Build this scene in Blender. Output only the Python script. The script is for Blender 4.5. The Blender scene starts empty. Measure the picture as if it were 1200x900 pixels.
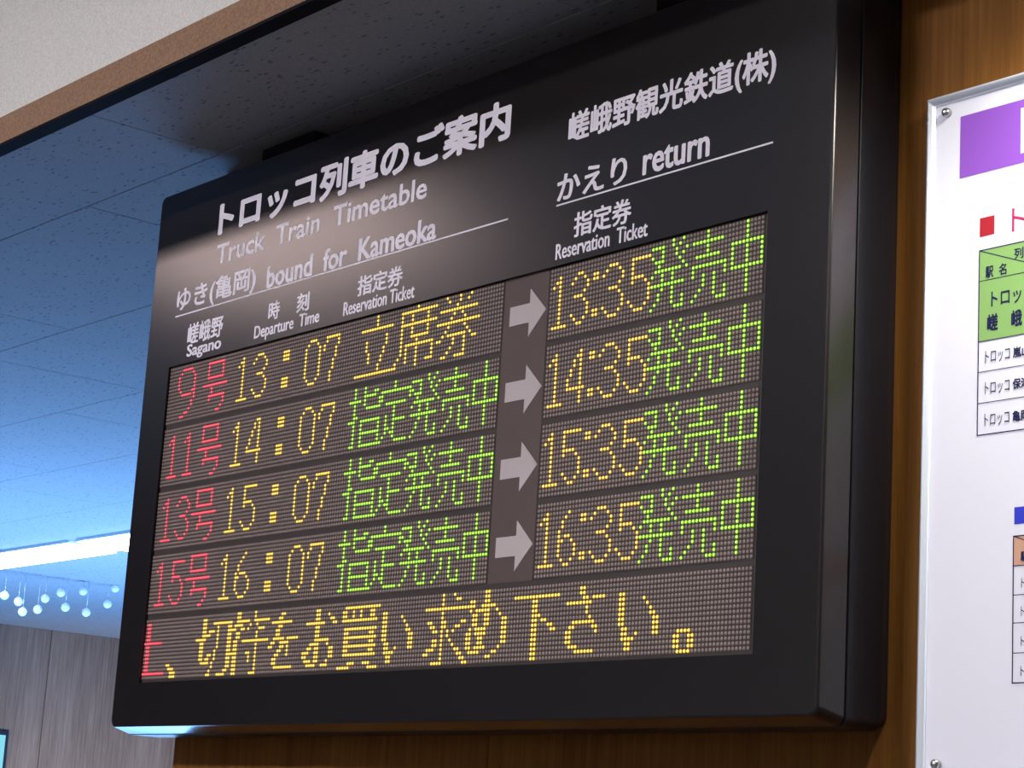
import bpy, bmesh, math, random
import numpy as np
from mathutils import Matrix, Vector

# ------------------------------------------------------------------ camera, world, light, exposure
SC = bpy.context.scene
COL = SC.collection
EYE = 1.55                       # eye height above the floor; all heights below are given above the eye
D = 1.737                        # distance from the camera to the face of the board
R = Matrix(((0.6374, 0.76826, 0.05912), (0.12923, -0.18222, 0.97473), (0.75962, -0.61365, -0.21543)))
cd = bpy.data.cameras.new('camera')
cam = bpy.data.objects.new('camera', cd); COL.objects.link(cam)
cd.lens = 75.65; cd.sensor_width = 36; cd.clip_start = .05; cd.clip_end = 60
cam.matrix_world = Matrix.Translation((0, 0, EYE)) @ R.transposed().to_4x4()
SC.camera = cam
SC.view_settings.view_transform = 'Standard'
SC.view_settings.look = 'None'
SC.view_settings.exposure = 0.0
SC.view_settings.gamma = 1.0
try: SC.view_settings.use_curve_mapping = False
except Exception: pass
SC.cycles.max_bounces = 8
w = bpy.data.worlds.new('world'); SC.world = w; w.use_nodes = True
w.node_tree.nodes['Background'].inputs[0].default_value = (.55, .62, .75, 1)
w.node_tree.nodes['Background'].inputs[1].default_value = .08

def area(name, loc, target, sx, sy, power, col, spread=180):
    l = bpy.data.lights.new(name, 'AREA'); l.shape = 'RECTANGLE'; l.size = sx; l.size_y = sy
    l.energy = power; l.color = col; l.spread = math.radians(spread)
    o = bpy.data.objects.new(name, l); COL.objects.link(o)
    o.location = (loc[0], loc[1], loc[2] + EYE)
    d = Vector(target) - Vector(loc)
    o.rotation_euler = d.to_track_quat('-Z', 'Y').to_euler()
    return o
# unseen blue fill near the floor, added to light the far hall's ceiling
area('blue_ceiling_fill', (-7.5, 4.5, -1.4), (-7.5, 4.5, 1.1), 2.6, 3.0, 370, (.19, .47, .97))
area('far_wall_fill', (-8.2, 3.4, -1.1), (-11.2, 6.2, -.7), 1.2, 1.2, 42, (1.0, .86, .70), 60)  # unseen warm fill, added to brighten the far wall

# ------------------------------------------------------------------ helpers
def link(name, me, parent=None, loc=None, kind=None, label=None):
    o = bpy.data.objects.new(name, me); COL.objects.link(o)
    if parent is not None: o.parent = parent
    if loc is not None: o.location = loc
    if kind: o['kind'] = kind
    if label: o['label'] = label
    return o
def thing(name, label, cat, loc, group=None):
    o = bpy.data.objects.new(name, None); COL.objects.link(o); o.location = loc
    o.empty_display_size = .05
    o['label'] = label; o['category'] = cat
    if group: o['group'] = group
    return o
def mesh(name, verts, faces, m, smooth=False):
    me = bpy.data.meshes.new(name); me.from_pydata([tuple(v) for v in verts], [], faces); me.update()
    if m: me.materials.append(m)
    if smooth:
        me.polygons.foreach_set('use_smooth', [True] * len(me.polygons))
    return me
def bmdone(bm, name, m, smooth=False):
    bmesh.ops.recalc_face_normals(bm, faces=bm.faces)
    me = bpy.data.meshes.new(name); bm.to_mesh(me); bm.free()
    me.materials.append(m)
    if smooth: me.polygons.foreach_set('use_smooth', [True] * len(me.polygons))
    return me
def addbox(bm, x0, x1, y0, y1, z0, z1):
    v = [bm.verts.new(p) for p in ((x0,y0,z0),(x1,y0,z0),(x1,y1,z0),(x0,y1,z0),(x0,y0,z1),(x1,y0,z1),(x1,y1,z1),(x0,y1,z1))]
    for f in ((0,3,2,1),(4,5,6,7),(0,1,5,4),(1,2,6,5),(2,3,7,6),(3,0,4,7)): bm.faces.new([v[i] for i in f])
    return v
def box(name, b, m, bevel=0, seg=2):
    bm = bmesh.new(); addbox(bm, *b)
    if bevel: bmesh.ops.bevel(bm, geom=bm.edges[:], offset=bevel, segments=seg, profile=.5, affect='EDGES')
    return bmdone(bm, name, m)
def lathe(name, prof, m, n=20, axis='y', cap=True):
    bm = bmesh.new(); rings = []
    for r, t in prof:
        ring = []
        for i in range(n):
            a = 2*math.pi*i/n; c, s = r*math.cos(a), r*math.sin(a)
            ring.append(bm.verts.new((c, t, s) if axis == 'y' else (c, s, t)))
        rings.append(ring)
    for a, b in zip(rings, rings[1:]):
        for i in range(n): bm.faces.new((a[i], a[(i+1)%n], b[(i+1)%n], b[i]))
    if cap: bm.faces.new(rings[0]); bm.faces.new(rings[-1])
    return bmdone(bm, name, m, True)

# ------------------------------------------------------------------ materials
def mat(name, col, rough=.5, spec=.5, metal=0, emit=None, es=0):
    m = bpy.data.materials.new(name); m.use_nodes = True
    b = m.node_tree.nodes['Principled BSDF']
    b.inputs['Base Color'].default_value = (*col, 1); b.inputs['Roughness'].default_value = rough
    b.inputs['Specular IOR Level'].default_value = spec; b.inputs['Metallic'].default_value = metal
    if emit:
        b.inputs['Emission Color'].default_value = (*emit, 1); b.inputs['Emission Strength'].default_value = es
    return m
def N(m, t, **k):
    n = m.node_tree.nodes.new(t)
    for a, b in k.items():
        if a.startswith('i_'): n.inputs[a[2:].replace('_', ' ')].default_value = b
        else: setattr(n, a, b)
    return n
def L(m, a, b): m.node_tree.links.new(a, b)
def bsdf(m): return m.node_tree.nodes['Principled BSDF']
def pos(m, scale):
    g = N(m, 'ShaderNodeNewGeometry'); mp = N(m, 'ShaderNodeMapping'); mp.inputs['Scale'].default_value = scale
    L(m, g.outputs['Position'], mp.inputs['Vector']); return mp.outputs['Vector']
def ramp(m, fac, stops):
    r = N(m, 'ShaderNodeValToRGB'); e = r.color_ramp.elements
    while len(e) < len(stops): e.new(.5)
    for k, (p, c) in zip(e, stops): k.position = p; k.color = (*c, 1)
    L(m, fac, r.inputs['Fac']); return r.outputs['Color']
def noise(m, vec, scale, detail=3, rough=.5):
    n = N(m, 'ShaderNodeTexNoise'); n.inputs['Scale'].default_value = scale; n.inputs['Detail'].default_value = detail
    n.inputs['Roughness'].default_value = rough
    L(m, vec, n.inputs['Vector']); return n.outputs['Fac']
def mixc(m, fac, a, b, mode='MIX'):
    n = N(m, 'ShaderNodeMix', data_type='RGBA', blend_type=mode)
    if isinstance(fac, (int, float)): n.inputs[0].default_value = fac
    else: L(m, fac, n.inputs[0])
    for k, s in ((6, a), (7, b)):
        if isinstance(s, tuple): n.inputs[k].default_value = (*s, 1)
        else: L(m, s, n.inputs[k])
    return n.outputs[2]
def bump(m, h, st, dist=.001):
    b = N(m, 'ShaderNodeBump'); b.inputs['Strength'].default_value = st; b.inputs['Distance'].default_value = dist
    L(m, h, b.inputs['Height']); L(m, b.outputs['Normal'], bsdf(m).inputs['Normal'])

def wood(name, dark, mid, light, rough=.42):
    m = mat(name, mid, rough, .12)
    v = pos(m, (60, 60, 1.6)); f = noise(m, v, 1.6, 6, .62)
    v2 = pos(m, (5, 5, .5)); f2 = noise(m, v2, 1.2, 3)
    v3 = pos(m, (420, 420, 9)); f3 = noise(m, v3, 1.0, 2)
    c = ramp(m, f, [(.3, dark), (.5, mid), (.72, light)])
    c = mixc(m, .35, c, ramp(m, f2, [(.35, dark), (.65, light)]))
    c = mixc(m, .22, c, ramp(m, f3, [(.35, (.25, .2, .15)), (.6, (1, 1, 1))]), 'MULTIPLY')
    L(m, c, bsdf(m).inputs['Base Color']); bump(m, f3, .15, .0004)
    return m
M_WOOD = wood('golden_veneer', (.125, .041, .008), (.185, .074, .013), (.255, .115, .022), .6)
M_FARWOOD = wood('grey_veneer', (.13, .095, .08), (.2, .155, .135), (.29, .235, .21), .5)
M_TRIM = mat('painted_trim', (.42, .21, .115), .6)
f = noise(M_TRIM, pos(M_TRIM, (1, 1, 1)), 260, 3)
L(M_TRIM, ramp(M_TRIM, f, [(.35, (.21, .115, .062)), (.65, (.33, .185, .105))]), bsdf(M_TRIM).inputs['Base Color'])
M_BLACK = mat('black_strip', (.012, .012, .016), .9, .05)
M_PLASTER = mat('white_plaster', (.7, .67, .62), .85)
f = noise(M_PLASTER, pos(M_PLASTER, (1, 1, 1)), 330, 4, .7)
L(M_PLASTER, ramp(M_PLASTER, f, [(.3, (.60, .60, .58)), (.5, (.74, .74, .71)), (.7, (.86, .86, .82))]), bsdf(M_PLASTER).inputs['Base Color'])
bump(M_PLASTER, f, .5, .002)
M_WALL = mat('cream_wall', (.34, .31, .29), .8)
M_FLOOR = mat('grey_floor', (.10, .105, .125), .4)
M_JOINT = mat('tile_joint', (.06, .06, .07), .9)
# fissured acoustic ceiling tile: short dark worm tracks, all running roughly one way
M_TILE = mat('acoustic_tile', (.5, .5, .55), .9)
g = N(M_TILE, 'ShaderNodeNewGeometry')
def wormset(rot, sc, th, seed):
    mp = N(M_TILE, 'ShaderNodeMapping'); mp.inputs['Rotation'].default_value = (0, 0, rot)
    mp.inputs['Scale'].default_value = sc; mp.inputs['Location'].default_value = (seed, seed*.7, 0)
    L(M_TILE, g.outputs['Position'], mp.inputs['Vector'])
    vo = N(M_TILE, 'ShaderNodeTexVoronoi', feature='F1'); vo.inputs['Scale'].default_value = 1
    L(M_TILE, mp.outputs['Vector'], vo.inputs['Vector'])
    lt = N(M_TILE, 'ShaderNodeMath', operation='LESS_THAN'); lt.inputs[1].default_value = th
    L(M_TILE, vo.outputs['Distance'], lt.inputs[0]); return lt.outputs[0]
a = wormset(.5, (22, 75, 1), .15, 1.3); b = wormset(.9, (30, 85, 1), .13, 7.7); c = wormset(.2, (16, 38, 1), .1, 3.1)
mx = N(M_TILE, 'ShaderNodeMath', operation='MAXIMUM'); L(M_TILE, a, mx.inputs[0]); L(M_TILE, b, mx.inputs[1])
mx2 = N(M_TILE, 'ShaderNodeMath', operation='MAXIMUM'); L(M_TILE, mx.outputs[0], mx2.inputs[0]); L(M_TILE, c, mx2.inputs[1])
ng = noise(M_TILE, g.outputs['Position'], 300, 3, .7)
base = ramp(M_TILE, ng, [(.3, (.27, .28, .32)), (.7, (.37, .38, .42))])
L(M_TILE, mixc(M_TILE, mx2.outputs[0], base, (.15, .15, .19)), bsdf(M_TILE).inputs['Base Color'])

M_FACE = mat('board_face', (.012, .0095, .010), .22, .5)
f = noise(M_FACE, pos(M_FACE, (1, 1, 1)), 700, 2); bump(M_FACE, f, .012, .0004)
M_HOUSING = mat('board_housing', (.008, .008, .011), .3, .3)
M_BACKING = mat('panel_backing', (.036, .027, .026), .6)
M_MASK = mat('led_mask', (.045, .031, .028), .7)
M_STRIP = mat('arrow_strip', (.085, .056, .054), .55)
M_LED = mat('unlit_led', (.27, .212, .195), .4)
M_ARROW = mat('pale_arrow', (.5, .44, .46), .6)
M_PRINT = mat('white_print', (.88, .84, .95), .6, .2)
def led(name, core, sc, rim, sr):               # the chip's bright core and the dimmer lens around it
    return [mat(name+'_core', tuple(.1*k for k in core), .4, .3, emit=core, es=sc), mat(name+'_rim', tuple(.1*k for k in rim), .4, .3, emit=rim, es=sr)]
LEDM = {'y': led('lit_led_yellow', (1, .80, .20), 2.4, (1, .58, .02), 1.0), 'a': led('lit_led_amber', (1, .80, .24), 2.3, (1, .54, .02), 1.0),
        'g': led('lit_led_green', (.66, 1, .18), 1.9, (.33, 1, .01), .8), 'r': led('lit_led_red', (1, .15, .20), 2.2, (1, .05, .09), 1.2)}
M_ALU = mat('aluminium', (.62, .69, .80), .35, .6, .25)
M_SHEET = mat('poster_sheet', (.78, .80, .93), .45, .2)
M_SCREW = mat('steel', (.5, .5, .5), .3, .5, 1)
def flat(name, c): return mat(name, c, .6, .15)
M_PURPLE = flat('purple_ink', (.27, .092, .56)); M_WHITE = flat('white_ink', (.78, .80, .93))
M_REDI = flat('red_ink', (.42, .020, .034)); M_INK = flat('dark_ink', (.012, .015, .07)); M_GREEN = flat('green_ink', (.25, .46, .15))
M_BLUE = flat('blue_ink', (.035, .05, .6)); M_PEACH = flat('peach_ink', (.62, .36, .26)); M_PINK = flat('crimson_ink', (.44, .02, .12))

# ------------------------------------------------------------------ the setting
H = 1.129      # underside of the tiled ceiling
HH = 1.95      # upper ceiling on the near side of the fascia
YW = 1.847     # wall behind the board
XE = -3.109    # where that wall ends
XL = -11.26    # far wall
XR, YF, YB, ZF = 2.6, -3.2, 7.6, -1.55
def at(o): o.location.z += EYE; return o
def struct(name, me): o = link(name, me, kind='structure'); return at(o)
floor = struct('floor', box('floor', (XL-.1, XR+.1, YF-.1, YB+.1, ZF-.1, ZF), M_FLOOR))
ceiling = struct('ceiling', box('ceiling', (XL, XR, 1.486, YB, H+.012, H+.06), M_JOINT))
upper = struct('ceiling', box('ceiling_upper', (XL, XR, YF, 1.50, HH, HH+.06), M_PLASTER))
struct('wall_front', box('wall_front', (XL, XR, YF-.1, YF, ZF, HH), M_WALL))
struct('wall_right', box('wall_right', (XR, XR+.1, YF-.1, YB+.1, ZF, HH), M_WALL))
struct('wall_rear', box('wall_rear', (XL, XE+.05, YB, YB+.1, ZF, H+.012), M_WALL))
fascia = struct('wall_fascia', box('fascia', (XL, XR, 1.4625, 1.50, 1.1535, HH), M_PLASTER))
trim = struct('trim_1', box('trim', (XL, XR, 1.460, 1.486, 1.103, 1.152), M_TRIM, .001))
link('edge_strip', box('edge_strip', (XL, XR, 1.4595, 1.4865, 1.098, 1.103), M_BLACK), trim)

# wood wall made of veneer sheets
wall = struct('wall_back', box('wall_back', (XE+.002, XR, YW+.009, YW+.15, ZF, H+.012), mat('wall_core', (.05, .03, .02), .8)))
edges = [XE, -2.2905, -1.38, -.47, .44, 1.35, XR]
for x0, x1 in zip(edges, edges[1:]):
    for z0, z1 in ((ZF, -.52), (-.52, H)):
        link('veneer_panel', box('veneer_panel', (x0+.0008, x1-.0008, YW, YW+.009, z0+.0008, z1-.0008), M_WOOD, .0008, 1), wall)
far = struct('wall_left', box('wall_left', (XL-.1, XL-.012, YF, YB, ZF, HH), M_JOINT))
for i in range(-7, 3):
    y0 = 5.816 + i*1.21
    y1 = min(y0+1.21, YB)
    link('veneer_panel', box('far_panel', (XL-.012, XL, max(y0, YF)+.003, y1-.003, ZF, H if y0 > 1.2 else HH), M_FARWOOD, .001, 1), far)

# acoustic tiles, in staggered rows
TW, TL_ = .461, .9186
full = box('ceiling_tile', (0, TL_-.0014, 0, TW-.0014, 0, .012), M_TILE, .001, 1)
for k in range(-1, 13):
    y0 = 1.7765 + k*TW
    off = -3.009 if k % 2 else -3.474
    n0 = int(math.floor((XL-off)/TL_))
    for n in range(n0, 8):
        x0 = off + n*TL_; x1 = x0 + TL_
        if x0 >= XR or x1 <= XL or y0 >= YB: continue
        if y0 > 1.75 and x0 > XE - .02 and k > 0: continue
        if k == 0 and x0 > XE - .02: b = (x0, min(x1, XR), y0, YW)
        elif k == -1: b = (max(x0, XL), min(x1, XR), 1.4875, y0+TW)
        elif x0 < XL or y0+TW > YB or x1 > XR: b = (max(x0, XL), min(x1, XR), y0, min(y0+TW, YB))
        else: b = None
        if b is None: link('ceiling_tile', full, ceiling, (x0, y0, H))
        else: link('ceiling_tile', box('cut_tile', (b[0], b[1]-.0014, b[2], b[3]-.0014, H, H+.012), M_TILE, .001, 1), ceiling)

# ------------------------------------------------------------------ bitmaps of the dot-matrix characters (16 dots tall)
DIG7 = {
'1': ['...#...', '..##...', '.#.#...', '...#...', '...#...', '...#...', '...#...', '...#...', '...#...', '...#...', '...#...', '.#####.'],
'3': ['..###..', '.#...#.', '#.....#', '......#', '.....#.', '..###..', '.....#.', '......#', '......#', '#.....#', '.#...#.', '..###..'],
'4': ['....##.', '...#.#.', '...#.#.', '..#..#.', '..#..#.', '.#...#.', '.#...#.', '#....#.', '#######', '.....#.', '.....#.', '.....#.'],
'5': ['.######', '.#.....', '.#.....', '.#.....', '.####..', '.#...#.', '......#', '......#', '......#', '#.....#', '.#...#.', '..###..'],
'6': ['....#..', '...#...', '..#....', '.#.....', '.#.....', '#.###..', '##...#.', '#.....#', '#.....#', '#.....#', '.#...#.', '..###..'],
'0': ['..###..', '.#...#.', '#.....#', '#.....#', '#.....#', '#.....#', '#.....#', '#.....#', '#.....#', '#.....#', '.#...#.', '..###..'],
'7': ['.######', '.#....#', '#.....#', '#....#.', '.....#.', '.....#.', '....#..', '....#..', '....#..', '...#...', '...#...', '...#...']}
DIG6 = {
'3': ['..##..', '.#..#.', '#....#', '.....#', '....#.', '.###..', '....#.', '.....#', '.....#', '#....#', '.#..#.', '..##..'],
'4': ['....#.', '...##.', '..#.#.', '..#.#.', '.#..#.', '.#..#.', '#...#.', '#...#.', '######', '....#.', '....#.', '....#.'],
'5': ['######', '#.....', '#.....', '#.....', '####..', '#...#.', '.....#', '.....#', '.....#', '#....#', '.#..#.', '..##..'],
'6': ['...#..', '..#...', '.#....', '.#....', '#.....', '#.##..', '##..#.', '#....#', '#....#', '#....#', '.#..#.', '..##..']}
NINE = ['..#####..', '.#.....#.', '#.......#', '#.......#', '#.......#', '#.......#', '.#.....##', '..#####.#', '........#', '.......#.', '.......#.', '......#..', '....##...', '..##.....']
GO = ['..########..', '..#......#..', '..#......#..', '..#......#..', '..########..', '', '############', '....#.......', '....#.......', '...########.', '...#......#.', '..........#.', '.........#..', '.......##...']
HATSU = ['......#..#.', '####..#.#..', '...#...#..#', '#..#...#.#.', '.###....#..', '..#......#.', '.########.#', '#..#..#....', '...#..#....', '##########.', '...#..#....', '..#...#....', '..#...#..#.', '.#....#..#.', '#......###.']
BAI = ['....#.....', '....#.....', '#########.', '....#.....', '....#.....', '.#######..', '', '##########', '#........#', '#..#..#..#', '...#..#...', '...#..#...', '..#...#..#', '.#....#..#', '#......###']
CHU = ['....#....', '....#....', '....#....', '....#....', '#########', '#...#...#', '#...#...#', '#...#...#', '#...#...#', '#########', '....#....', '....#....', '....#....', '....#....', '....#....']
SHI = ['..#...#......', '..#...#...##.', '..#...#####..', '#####.#.....#', '..#...#.....#', '..#....######', '..#..........', '..##.........', '###..########', '..#..#......#', '..#..#......#', '..#..########', '..#..#......#', '..#..#......#', '.##..########']
TEI = ['.....#......', '.....#......', '############', '#..........#', '#..........#', '..########..', '.....#......', '.....#......', '..#..#......', '..#..#####..', '..#..#......', '..##.#......', '..#.##......', '.#...#......', '#.....#####.']
RITSU = ['........#', '........#', '........#', '..#############..', '', '............#', '....#.......#', '....#.......#', '....#......#', '.....#.....#', '.....#....#', '.....#....#', '.........#', '.........#', '################']
SEKI = ['........#.......', '..##############', '..#...#.....#...', '..#...#.....#...', '..##############', '..#...#.....#...', '..#...#.....#...', '..#...#######...', '..#.....#.......', '..#.###########.', '..#.#...#.....#.', '..#.#...#.....#.', '.#..#...#.....#.', '#...#...#...###.', '#.......#.......']
KEN = ['...#....#...#...', '....#...#..#....', '.......#........', '.##############.', '......#..#......', '.....#....#.....', '################', '....#.....#.....', '...#.......#....', '..#.#######.#...', '##....#...#..##.', '......#...#.....', '.....#....#.....', '....#.....#.....', '..##...####.....']
UE = ['', '.##', '.##', '.##', '.##', '.##', '#########', '.##', '.##', '.##', '.##', '.##', '.##', '.##', '###########']
TEN = ['##...', '.###.', '..###', '..###']                                       # rows 12-15
KIRI = ['', '...##............', '...##...#########', '...##.....#......', '...##.###.#......', '...####...#......', '#####.....#......', '..##......#......', '..##......#......', '..##.....#.......', '..##..##.#.......', '..##.##..#.......', '...####.#........', '........#........', '.......#.........', '......##.........']
FU = ['........##......#......', '........##......#......', '........######..#######', '....##.####...#..#.....', '....####..##.#....###..', '....##..##.......#.....', '....##..##.......#.....', '....##.##..############', '....##.##........#.....', '....##.##........#.....', '....#####....##..#.....', '....##.##.....#..#.....', '....##.##.....#..#.....', '....##.##........#.....', '...##..##........#.....', '####...##......###.....']
WO = ['', '.....##......', '....##.......', '.#########...', '....##.......', '...##........', '...##........', '..#####.#####', '.##..####....', '##...##.#....', '....##..#....', '...##...#....', '..##.........', '..##.........', '...########..']
O_ = ['', '.....##.......', '.....##...#...', '.....##....##.', '.########...##', '.....##.......', '.....##.......', '.....##.......', '.....######...', '...####...#...', '..##.##....##.', '###..##....##.', '##...##....##.', '.###.##...#...', '..####..###...']
KAI = ['', '..##############', '.##..#..#...##..', '.##..#..#...##..', '.##############.', '', '..#############.', '..##........##..', '..#############.', '..##........##..', '..#############.', '..##........##..', '..#############.', '', '....###...###...', '#####.......####']
I_ = ['', '', '', '##...........', '##.....#.....', '##......#....', '##.......#...', '##.......##..', '##........##.', '##........##.', '.##.......##.', '.##..#....##.', '.####........', '..##.........', '..##.........']
MOTO = ['......#...#.....', '......#....##...', '......#.........', '################', '......#.........', '......#.........', '.##...##.....##.', '..##..##...##...', '...##.#.#.#.....', '......#.#.......', '...##.#..#......', '...##.#...#.....', '.###..#....##...', '##....#.....##..', '......#......##.', '...####.......##']
ME = ['......##......', '......##......', '.##...##......', '.##..#####....', '.#.#####..#...', '..##..##...#..', '..##..##....##', '..##..##....##', '.#.####.....##', '##.####.....##', '##..##......##', '##..##......##', '##.####....#..', '.####....##...', '.......##.....']
SHITA = ['', '', '###############', '......##.......', '......##.......', '......##.......', '......###......', '......##.##....', '......##...##..', '......##....##.', '......##.......', '......##.......', '......##.......', '......##.......', '......##.......', '......##.......']
SA = ['', '....##......', '....##......', '.....##.####', '########....', '......#.....', '......#.....', '.......#....', '..#######...', '.##.....##..', '##.......#..', '##..........', '##..........', '.###........', '...######...']
MARU = ['.####.', '##..##', '##..##', '##..##', '.####.']                                 # rows 11-15

lit = {k: {'y': set(), 'a': set(), 'g': set(), 'r': set()} for k in range(5)}
def put(line, col, rows, x0, y0=0):
    for j, s in enumerate(rows):
        for i, ch in enumerate(s):
            if ch == '#': lit[line][col].add((x0+i, y0+j))
def time_left(line, s):                          # departure time, wide spacing, 3 x 3 colon
    put(line, 'y', DIG7[s[0]], 34, 2); put(line, 'y', DIG7[s[1]], 42, 2)
    put(line, 'y', ['###']*3, 56, 3); put(line, 'y', ['###']*3, 56, 10)
    put(line, 'y', DIG7[s[2]], 66, 2); put(line, 'y', DIG7[s[3]], 74, 2)
def time_right(line, s):
    put(line, 'a', DIG7['1'], 160, 2); put(line, 'a', DIG6[s[1]], 167, 2)
    put(line, 'a', ['##']*2, 174, 3); put(line, 'a', ['##']*2, 174, 11)
    put(line, 'a', DIG7[s[2]], 177, 2); put(line, 'a', DIG7[s[3]], 185, 2)
def onsale(line, x): put(line, 'g', HATSU, x); put(line, 'g', BAI, x+12); put(line, 'g', CHU, x+23)
put(0, 'r', NINE, 5, 1)
for k, d in ((1, '1'), (2, '3'), (3, '5')): put(k, 'r', DIG7['1'], 2, 2); put(k, 'r', DIG7[d], 10, 2)
for k, (a, b) in enumerate((('1307', '1335'), ('1407', '1435'), ('1507', '1535'), ('1607', '1635'))):
    put(k, 'r', GO, 18, 1); time_left(k, a); time_right(k, b); onsale(k, 192)
    if k: put(k, 'g', SHI, 87); put(k, 'g', TEI, 100); onsale(k, 112)
put(0, 'y', RITSU, 88); put(0, 'y', SEKI, 104); put(0, 'y', KEN, 120)
put(4, 'r', UE, 0)
for gl, x, y in ((TEN, 12, 12), (KIRI, 26, 0), (FU, 37, 0), (WO, 60, 0), (O_, 75, 0), (KAI, 90, 0), (I_, 107, 0), (MOTO, 123, 0), (ME, 138, 0), (SHITA, 154, 0), (SA, 171, 0), (I_, 187, 0), (MARU, 203, 11)):
    put(4, 'y', gl, x, y)

# ------------------------------------------------------------------ the departure board
BX0, BX1, BZ0, BZ1 = -3.138, -1.586, .161, 1.074
board = thing('departure_board', 'large dark electronic timetable board hung on the wood wall under the ceiling', 'departure board', (-2.367, YW, BZ0+EYE))
def bo(me_name, me, parent=None, **k):
    # mesh coordinates are in room space; the board's empty carries them
    o = link(me_name, me, parent or board, **k)
    if parent is None: o.location = (-board.location.x, -board.location.y, EYE - board.location.z)
    return o
def rrect(x0, x1, z0, z1, r, n=6):
    pts = []
    for cx, cz, a0 in ((x1-r, z1-r, 0), (x0+r, z1-r, 90), (x0+r, z0+r, 180), (x1-r, z0+r, 270)):
        for i in range(n+1):
            a = math.radians(a0 + 90*i/n); pts.append((cx+r*math.cos(a), cz+r*math.sin(a)))
    return pts
def sweep(name, loops, m, smooth_angle=35, cap_last=False):
    bm = bmesh.new(); rings = []
    for pts, y in loops: rings.append([bm.verts.new((x, y, z)) for x, z in pts])
    n = len(rings[0])
    for a, b in zip(rings, rings[1:]):
        for i in range(n): bm.faces.new((a[i], a[(i+1)%n], b[(i+1)%n], b[i]))
    if cap_last: bm.faces.new(rings[-1])
    me = bmdone(bm, name, m, True)
    try: me.set_sharp_from_angle(angle=math.radians(smooth_angle))
    except Exception: pass
    for p in me.polygons:                      # the broad front stays truly flat
        if abs(p.normal.y) > .999: p.use_smooth = False
    return me
HX0, HX1, HZ0, HZ1 = -3.0510, -1.6945, .2400, .7575      # opening for the matrix panels
hole = lambda y: (rrect(HX0, HX1, HZ0, HZ1, .0004), y)
def outer(ins, y, r=.012): return (rrect(BX0+ins, BX1-ins, BZ0+ins, BZ1-ins, r), y)
bo('front_bezel', sweep('front_bezel', [hole(D+.0108), hole(D), outer(.0120, D), outer(.0105, D+.0005), outer(.0095, D+.0018), outer(.0088, D+.004),
    outer(.0012, D+.034), outer(.0022, D+.0352), outer(.006, D+.0356)], M_FACE))
bo('rear_housing', sweep('rear_housing', [outer(.006, D+.0360), outer(.0008, D+.0364), outer(0, D+.0374), outer(0, D+.092), outer(.004, D+.100), outer(.006, YW-D+D-.0002)], M_HOUSING, cap_last=True))
bo('panel_backing', box('panel_backing', (HX0-.01, HX1+.01, D+.0060, D+.0110, HZ0-.01, HZ1+.01), M_BACKING))

S = .579; YP = D + .0052; kx = YP/D
PIT = .01037*S*kx
def lx(c): return (-5.2517*S)*kx + c*PIT
def lz(line, r): return (1.2971 - line*.1788)*S*kx - r*PIT
def dots_mesh(name, cells, line, m, rad, h):
    cells = sorted(cells); n = len(cells)
    K = 8
    prof = [(1.0, 0), (.84, -.6), (.55, -1.0)]
    base = []
    for pr, ph in prof:
        for i in range(K):
            a = 2*math.pi*(i+.5)/K; base.append((rad*pr*math.cos(a), h*ph, rad*pr*math.sin(a)))
    base = np.array(base); nb = len(base)
    fq = []
    for q in range(2):
        for i in range(K): fq.append((q*K+i, q*K+(i+1)%K, (q+1)*K+(i+1)%K, (q+1)*K+i))
    cen = np.array([(lx(c), YP, lz(line, r)) for c, r in cells])
    V = (cen[:, None, :] + base[None]).reshape(-1, 3)
    F = []
    for k in range(n):
        o = k*nb
        F.extend((a+o, b+o, c+o, d+o) for a, b, c, d in fq)
        F.append(tuple(o+2*K+i for i in range(K)))
    me = mesh(name, V.tolist(), F, m[0] if isinstance(m, list) else m, True)
    if isinstance(m, list):
        me.materials.append(m[1])
        me.polygons.foreach_set('material_index', ([1]*(2*K) + [0])*n)
    return me
names = {'y': 'yellow', 'a': 'amber', 'g': 'green', 'r': 'red'}
def matrix(line, c0, c1):
    z1 = lz(line, 0) + PIT*.55; z0 = lz(line, 15) - PIT*.55
    p = bo('matrix_panel', box('matrix_panel', (lx(c0)-PIT*.62, lx(c1)+PIT*.62, YP, D+.0095, z0, z1), M_MASK))
    cells = {(c, r) for c in range(c0, c1+1) for r in range(16)}
    for key, col in names.items():
        on = {q for q in lit[line][key] if q in cells}
        if on:
            cells -= on
            bo('lit_leds', dots_mesh('lit_leds', on, line, LEDM[key], PIT*.41, .0008), p, kind='stuff', label='glowing %s dots of the matrix' % col)
    bo('unlit_leds', dots_mesh('unlit_leds', cells, line, M_LED, PIT*.375, .0006), p, kind='stuff')
for k in range(4): matrix(k, 0, 143); matrix(k, 160, 223)
matrix(4, 0, 223)
# plate with the four arrows between the two halves
bo('arrow_plate', box('arrow_plate', (lx(143)+PIT*.95, lx(160)-PIT*.95, YP+.0002, D+.0095, lz(3, 15)-PIT*.7, HZ1+.002), M_STRIP))
for k in range(4):
    zc = .7042 - k*.1034
    sh = [(-2.1625, .0132), (-2.1220, .0132), (-2.1220, .0326), (-2.0885, 0), (-2.1220, -.0326), (-2.1220, -.0132), (-2.1625, -.0132)]
    v = [(x*kx, YP-.0008, zc+z) for x, z in sh] + [(x*kx, YP+.0006, zc+z) for x, z in sh]
    n = len(sh)
    fs = [tuple(range(n))] + [tuple(range(2*n-1, n-1, -1))] + [(i, i+n, (i+1)%n+n, (i+1)%n) for i in range(n)]
    bo('arrow', mesh('arrow', v, fs, M_ARROW), label='pale grey arrow pointing right')

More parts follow.
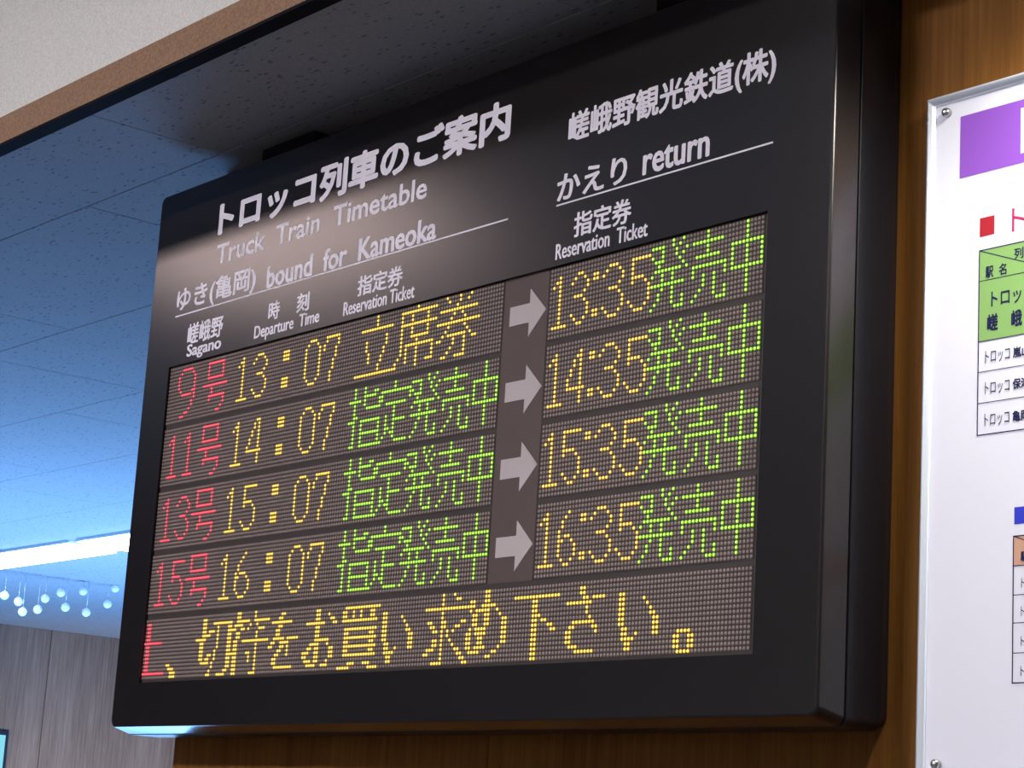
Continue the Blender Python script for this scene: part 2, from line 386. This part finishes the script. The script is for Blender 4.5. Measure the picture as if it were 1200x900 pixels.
# ------------------------------------------------------------------ printed lettering
def raw_text(s):
    c = bpy.data.curves.new('t', 'FONT'); c.body = s; c.size = 1; c.resolution_u = 3
    o = bpy.data.objects.new('t', c); COL.objects.link(o)
    bpy.context.view_layer.update()
    me = bpy.data.meshes.new_from_object(o.evaluated_get(bpy.context.evaluated_depsgraph_get()))
    v = np.zeros(len(me.vertices)*3); me.vertices.foreach_get('co', v); v = v.reshape(-1, 3)[:, :2]
    F = [tuple(p.vertices) for p in me.polygons]
    bpy.data.objects.remove(o); bpy.data.curves.remove(c); bpy.data.meshes.remove(me)
    return v, F
def lettering(name, s, x0, x1, top, bot, y, m, parent_fn, ref=None, bold=.025, boldz=None, label=None):
    """Print s so that its ink spans x0..x1 and the reference character's ink spans bot..top."""
    v, F = raw_text(s)
    rv = raw_text(ref)[0] if ref else v
    bz = bold if boldz is None else boldz
    sz = (top-bot) / (rv[:, 1].max()-rv[:, 1].min()+2*bz)
    zb = bot - (rv[:, 1].min()-bz)*sz
    sx = (x1-x0) / (v[:, 0].max()-v[:, 0].min()+2*bold)
    xb = x0 - (v[:, 0].min()-bold)*sx
    # bold widths are in em units of the glyph, applied before scaling
    offs = [(0, 0)] if bold == 0 and bz == 0 else [(0, 0)] + [(math.cos(a)*bold, math.sin(a)*bz) for a in [i*math.pi/4 for i in range(8)]]
    runs = [(s, F)]
    if s.isascii() and ' ' in s:                 # Latin lines: every word is a piece of its own
        fs = sorted(F, key=lambda f: min(v[i][0] for i in f)); runs = []; cur = []; right = -9
        for f in fs:
            if cur and min(v[i][0] for i in f) - right > .25: runs.append(cur); cur = []
            cur.append(f); right = max(right, max(v[i][0] for i in f))
        runs.append(cur); runs = list(zip(s.split(), runs))
    for word, fs in runs:
        used = sorted({i for f in fs for i in f}); idx = {k: n for n, k in enumerate(used)}
        V, FF = [], []
        for j, (dx, dz) in enumerate(offs):
            o = len(V)
            V += [(xb+(v[k][0]+dx)*sx, y-j*2e-6, zb+(v[k][1]+dz)*sz) for k in used]
            FF += [tuple(idx[i]+o for i in f) for f in fs]
        parent_fn(name, mesh(name, V, FF, m), label=(label.replace('@', word) if label else None))
YT = D - .0002
TX = [('トロッコ列車のご案内', -2.9348, -2.1869, 1.0183, .9583, '内', .042, .036),
 ('Truck  Train  Timetable', -2.9311, -2.3690, .9444, .9112, 'T', .018, .018),
 ('ゆき(亀岡)', -3.0451, -2.8055, .8877, .8500, '岡', .026, .02),
 ('bound  for  Kameoka', -2.7735, -2.3397, .8795, .8448, 'K', .03, .02),
 ('嵯峨野', -2.9999, -2.8917, .8207, .7868, '野', .03, .018),
 ('Sagano', -2.9977, -2.8925, .7875, .7668, 'S', .035, .02),
 ('時', -2.7603, -2.7289, .8203, .7905, '時', .03, .02),
 ('刻', -2.6822, -2.6484, .8207, .7905, '刻', .03, .02),
 ('Departure  Time', -2.7965, -2.6177, .7875, .7674, 'D', .03, .015),
 ('指定券', -2.5232, -2.4121, .8203, .7900, '指', .03, .018),
 ('Reservation Ticket', -2.5556, -2.3812, .7870, .7660, 'R', .03, .012),
 ('嵯峨野観光鉄道(株)', -2.0637, -1.6887, .9645, .9220, '観', .03, .025),
 ('かえり', -2.0804, -1.9442, .8821, .8447, 'り', .028, .02),
 ('return', -1.9154, -1.7961, .8739, .8470, 'r', .03, .02),
 ('指定券', -2.0423, -1.9322, .8230, .7895, '指', .03, .018),
 ('Reservation  Ticket', -2.0760, -1.9004, .7868, .7656, 'R', .03, .012)]
for s, x0, x1, t, b, ref, bd, bz in TX:
    lettering('lettering', s, x0, x1, t, b, YT, M_PRINT, bo, ref, bd, bz, label='white lettering reading @')
for x0, x1, z in ((-3.0455, -2.1804, .8422), (-2.0800, -1.6900, .8405)):
    bo('underline', box('underline', (x0, x1, YT, D+.0005, z-.0011, z+.0011), M_PRINT))
for x in (-2.899, -1.958):
    bo('mounting_bracket', box('mounting_bracket', (x, x+.15, 1.785, 1.838, 1.058, 1.113), M_BLACK, .003))

# ------------------------------------------------------------------ the framed poster beside it
PX0, PX1, PZ0, PZ1 = -1.5385, -.62, .102, .8832
poster = thing('wall_poster', 'white framed timetable poster with purple heading on the wood wall, right of the board', 'poster', (-1.08, YW, PZ0+EYE))
def po(nm, me, parent=None, **k):
    o = link(nm, me, parent or poster, **k)
    if parent is None: o.location = (-poster.location.x, -poster.location.y, EYE - poster.location.z)
    return o
def framebar(p0, p1, inw, horizontal):
    """mitred half-round aluminium bar; p0,p1 outer corners, inw the inward direction"""
    wd = .0115
    prof = [(0, YW), (0, YW-.013), (.0018, YW-.0165), (.0045, YW-.0178), (.0075, YW-.0165), (.0095, YW-.013), (wd, YW-.0125), (wd, YW-.006)]
    V, F = [], []
    for e, p in enumerate((p0, p1)):
        for t, y in prof:
            s = t if e == 0 else -t
            if horizontal: V.append((p[0]+s, y, p[1]+inw*t))
            else: V.append((p[0]+inw*t, y, p[1]+s))
    n = len(prof)
    for i in range(n-1): F.append((i, i+1, n+i+1, n+i))
    return V, F
for p0, p1, inw, hz in (((PX0, PZ1), (PX1, PZ1), -1, True), ((PX0, PZ0), (PX1, PZ0), 1, True), ((PX0, PZ0), (PX0, PZ1), 1, False), ((PX1, PZ0), (PX1, PZ1), -1, False)):
    V, F = framebar(p0, p1, inw, hz)
    me = mesh('frame_bar', V, F, M_ALU, True)
    try: me.set_sharp_from_angle(angle=math.radians(45))
    except Exception: pass
    po('frame_bar', me)
sheet = po('sheet', box('sheet', (PX0+.009, PX1-.009, YW-.0115, YW-.002, PZ0+.009, PZ1-.009), M_SHEET))
YS = YW - .0117
for x in (-1.5104, -.648):
    for z in (.8609, .1262):
        po('corner_bolt', None or (lambda me: (me.transform(Matrix.Translation((x, YW-.0115, z))), me)[1])(lathe('corner_bolt', [(.0052, 0), (.0056, -.0015), (.0056, -.004), (.0048, -.0062), (.003, -.0075), (.001, -.008)], M_SCREW, 16)))
layer = [0]
def ink(nm, x0, x1, z0, z1, m, d=1, label=None):
    y = YS - .00012*d
    return po(nm, mesh(nm, [(x0, y, z0), (x1, y, z0), (x1, y, z1), (x0, y, z1)], [(0, 1, 2, 3)], m), label=label)
ink('heading_band', -1.4920, -.66, .7786, .8521, M_PURPLE, 1, 'purple heading band')
ink('heading_box', -1.4080, -.74, .7896, .8422, M_WHITE, 2, 'white box in the purple band')
ink('section_mark', -1.4626, -1.4426, .7042, .7259, M_REDI, 1, 'small red square')
ink('section_mark', -1.4121, -1.3921, .3777, .3960, M_BLUE, 1, 'small blue square')
lettering('lettering', 'トロッコ列車', -1.4190, -1.212, .7285, .7018, YS-.00015, M_PINK, po, 'ト', .0, label='crimson lettering reading トロッコ列車')
def table(x0, x1, rows, fills, th, xd):
    z1, z0 = rows[0], rows[-1]
    for a, b, m in fills: ink('table_shading', x0, x1, b, a, m, 1, 'tinted table rows')
    # ruled grid in one piece: row lines, side lines, column lines and the header's diagonal
    V, F = [], []
    def q(a, b, c, d):
        o = len(V); y = YS - .00030
        V.extend([(a[0], y, a[1]), (b[0], y, b[1]), (c[0], y, c[1]), (d[0], y, d[1])]); F.append((o, o+1, o+2, o+3))
    for i, z in enumerate(rows):
        t = th if i in (0, len(rows)-1) else th*.7
        q((x0-th/2, z-t/2), (x1+th/2, z-t/2), (x1+th/2, z+t/2), (x0-th/2, z+t/2))
    for x in [x0, x1] + [xd + i*(x1-xd)/8 for i in range(8)]:
        q((x-th/2, z0), (x+th/2, z0), (x+th/2, z1), (x-th/2, z1))
    q((x0, z1-th*.4), (xd, rows[1]), (xd, rows[1]+th*.8), (x0, z1+th*.4))
    po('ruled_lines', mesh('ruled_lines', V, F, M_INK))
table(-1.4625, -.66, [.6883, .6530, .5843, .5497, .5148, .4794], [(.6883, .5843, M_GREEN)], .0013, -1.372)
table(-1.4127, -.66, [.3650, .3334, .3024, .2729, .2415, .2104], [(.3650, .3334, M_PEACH)], .0013, -1.322)
lt = lambda *a, **k: lettering('lettering', *a[:5], YS-.00045, M_INK, po, a[5], a[6])
lt('列車', -1.4151, -1.389, .6822, .6695, '列', .02)
lt('駅', -1.4537, -1.4430, .6684, .6548, '駅', .025)
lt('名', -1.4355, -1.4252, .6683, .6551, '名', .02)
lt('トロッコ', -1.4455, -1.3890, .6385, .6215, 'ト', .012)
lt('嵯', -1.4507, -1.4361, .6134, .5944, '嵯', .03); lt('峨', -1.4183, -1.4038, .6128, .5940, '峨', .03)
for z, s in ((0, '嵐山'), (-.0350, '保津峡'), (-.0703, '亀岡')):
    lt('トロッコ', -1.4527, -1.4197, .5726+z, .5590+z, 'ト', 0)
    lt(s, -1.4156, -1.4156+.0100*len(s)+.001*(len(s)-1), .5713+z, .5595+z, s[0], .025)
lt('駅名', -1.4033, -1.388, .3479, .3375, '駅', .03)
for i, z in enumerate((.3198, .2900, .2588, .2277)):
    lt('トロッコ', -1.4022, -1.372, z, z-.0100, 'ト', 0)

# screw left in the wall between board and poster
screw = thing('wall_screw', 'small bright screw head in the wood wall beside the poster frame', 'screw', (-1.5490, YW, .8615+EYE))
link('screw_head', lathe('screw_head', [(.0032, 0), (.0034, -.0008), (.0028, -.0018), (.0012, -.0022)], M_SCREW, 14), screw)
link('recess', box('recess', (-.0018, .0018, -.0024, -.0020, -.0004, .0004), M_BLACK), screw)

# ------------------------------------------------------------------ lights of the place
M_TUBE = mat('lamp_diffuser', (.9, .9, .9), .5, emit=(.78, .95, 1.0), es=14)
M_LAMPBODY = mat('lamp_body', (.72, .78, .82), .4)
def fixture(name, x0, x1, y0, y1, z, label, cat, em, group=None):
    t = thing(name, label, cat, ((x0+x1)/2, (y0+y1)/2, z+EYE), group)
    hx, hy = (x1-x0)/2, (y1-y0)/2
    link('lamp_housing', box('lamp_housing', (-hx, hx, -hy, hy, -.012, 0), M_LAMPBODY, .002), t)
    d = link('diffuser', box('diffuser', (-hx+.015, hx-.015, -hy+.012, hy-.012, -.022, -.0122), em, .003), t)
    return t
fixture('ceiling_light', -8.85, -7.66, 3.985, 4.225, H, 'long white ceiling light in the far hall, the one further from the board', 'ceiling light', M_TUBE, 'ceiling lights of the far hall')
fixture('ceiling_light', -7.60, -6.41, 3.985, 4.225, H, 'white ceiling light whose end shows beside the left edge of the board', 'ceiling light', M_TUBE, 'ceiling lights of the far hall')
M_WARM = mat('lamp_diffuser_warm', (.9, .9, .9), .5, emit=(1, .95, .95), es=145)
M_WARM_LOW = mat('lamp_diffuser_low', (.9, .9, .9), .5, emit=(1, .96, .93), es=14)
M_WARM_DIM = mat('lamp_diffuser_dim', (.9, .9, .9), .5, emit=(1, .76, .71), es=15)
fixture('ceiling_light', -6.5, -5.1, -.42, -.03, HH, 'dim ceiling light panel over the left of the near hall, mirrored in the board', 'ceiling light', M_WARM_DIM, 'lights of the upper ceiling')
fixture('ceiling_light', -3.4, -2.2, -2.0, -1.6, HH, 'bright ceiling light panel in front of the board', 'ceiling light', M_WARM, 'lights of the upper ceiling')
fixture('ceiling_light', -.6, .6, -2.0, -1.6, HH, 'weaker ceiling light panel above the camera position', 'ceiling light', M_WARM_LOW, 'lights of the upper ceiling')

# recessed downlight in the strip of tiled ceiling just in front of the poster
dl = thing('downlight', 'round recessed downlight washing the wood wall above the poster', 'downlight', (-1.05, 1.65, H+EYE))
link('trim_ring', lathe('trim_ring', [(.055, 0), (.055, -.004), (.045, -.005), (.042, 0)], M_LAMPBODY, 24, 'z', False), dl)
sp = bpy.data.lights.new('downlight_bulb', 'SPOT'); sp.energy = 88; sp.spot_size = math.radians(150); sp.spot_blend = .6
sp.shadow_soft_size = .08; sp.color = (1, .93, .82)
so = bpy.data.objects.new('downlight_bulb', sp); COL.objects.link(so); so.parent = dl; so.location = (0, 0, -.008)

# hanging crystals
M_CRYSTAL = mat('cut_crystal', (.97, .98, 1.0), .15, .8)
bsdf(M_CRYSTAL).inputs['Transmission Weight'].default_value = .12
bsdf(M_CRYSTAL).inputs['IOR'].default_value = 1.5
M_WIRE = mat('fine_wire', (.75, .85, .95), .3, .5, .6)
bm = bmesh.new(); bmesh.ops.create_icosphere(bm, subdivisions=2, radius=.021)
ball_me = bmdone(bm, 'crystal_ball', M_CRYSTAL)
balls = [(4.540, 1.066), (4.613, 1.046), (4.640, 1.001), (4.716, 1.021), (4.749, 1.077), (4.829, 1.115), (4.860, 1.048), (4.946, 1.137), (4.973, 1.037), (5.083, 1.091), (5.116, 1.172)]
q = 8.85/9.3
order = ['first from the left', 'second from the left', 'third from the left', 'fourth from the left', 'fifth from the left', 'sixth from the left', 'seventh from the left', 'fourth from the right', 'third from the right', 'second from the right', 'rightmost, by the board']
byx = sorted(range(11), key=lambda i: balls[i][0])
for i, (y, z) in enumerate(balls):
    y *= q; z *= q
    t = thing('hanging_crystal', 'small crystal ball hung from the blue ceiling, ' + order[byx.index(i)], 'crystal', (-8.85, y, z+EYE), 'crystals hanging from the far ceiling')
    link('crystal_ball', ball_me, t)
    link('cap', lathe('cap', [(.006, .012), (.0065, .018), (.003, .023)], M_WIRE, 10, 'z'), t)
    link('wire', lathe('wire', [(.0012, .02), (.0012, H-z)], M_WIRE, 6, 'z'), t)

# monitor on the far wall, only its corner in view
mon = thing('monitor', 'dark framed monitor with a cyan screen at the lower left corner', 'monitor', (XL, 5.2, EYE+.30))
link('casing', box('casing', (.0, .022, -.42, .405, -.26, .238), mat('monitor_frame', (.012, .02, .04), .35), .006), mon)
link('screen', box('screen', (.0222, .024, -.40, .386, -.24, .212), mat('monitor_screen', (.02, .05, .06), .3, emit=(.25, .75, .85), es=.9)), mon)
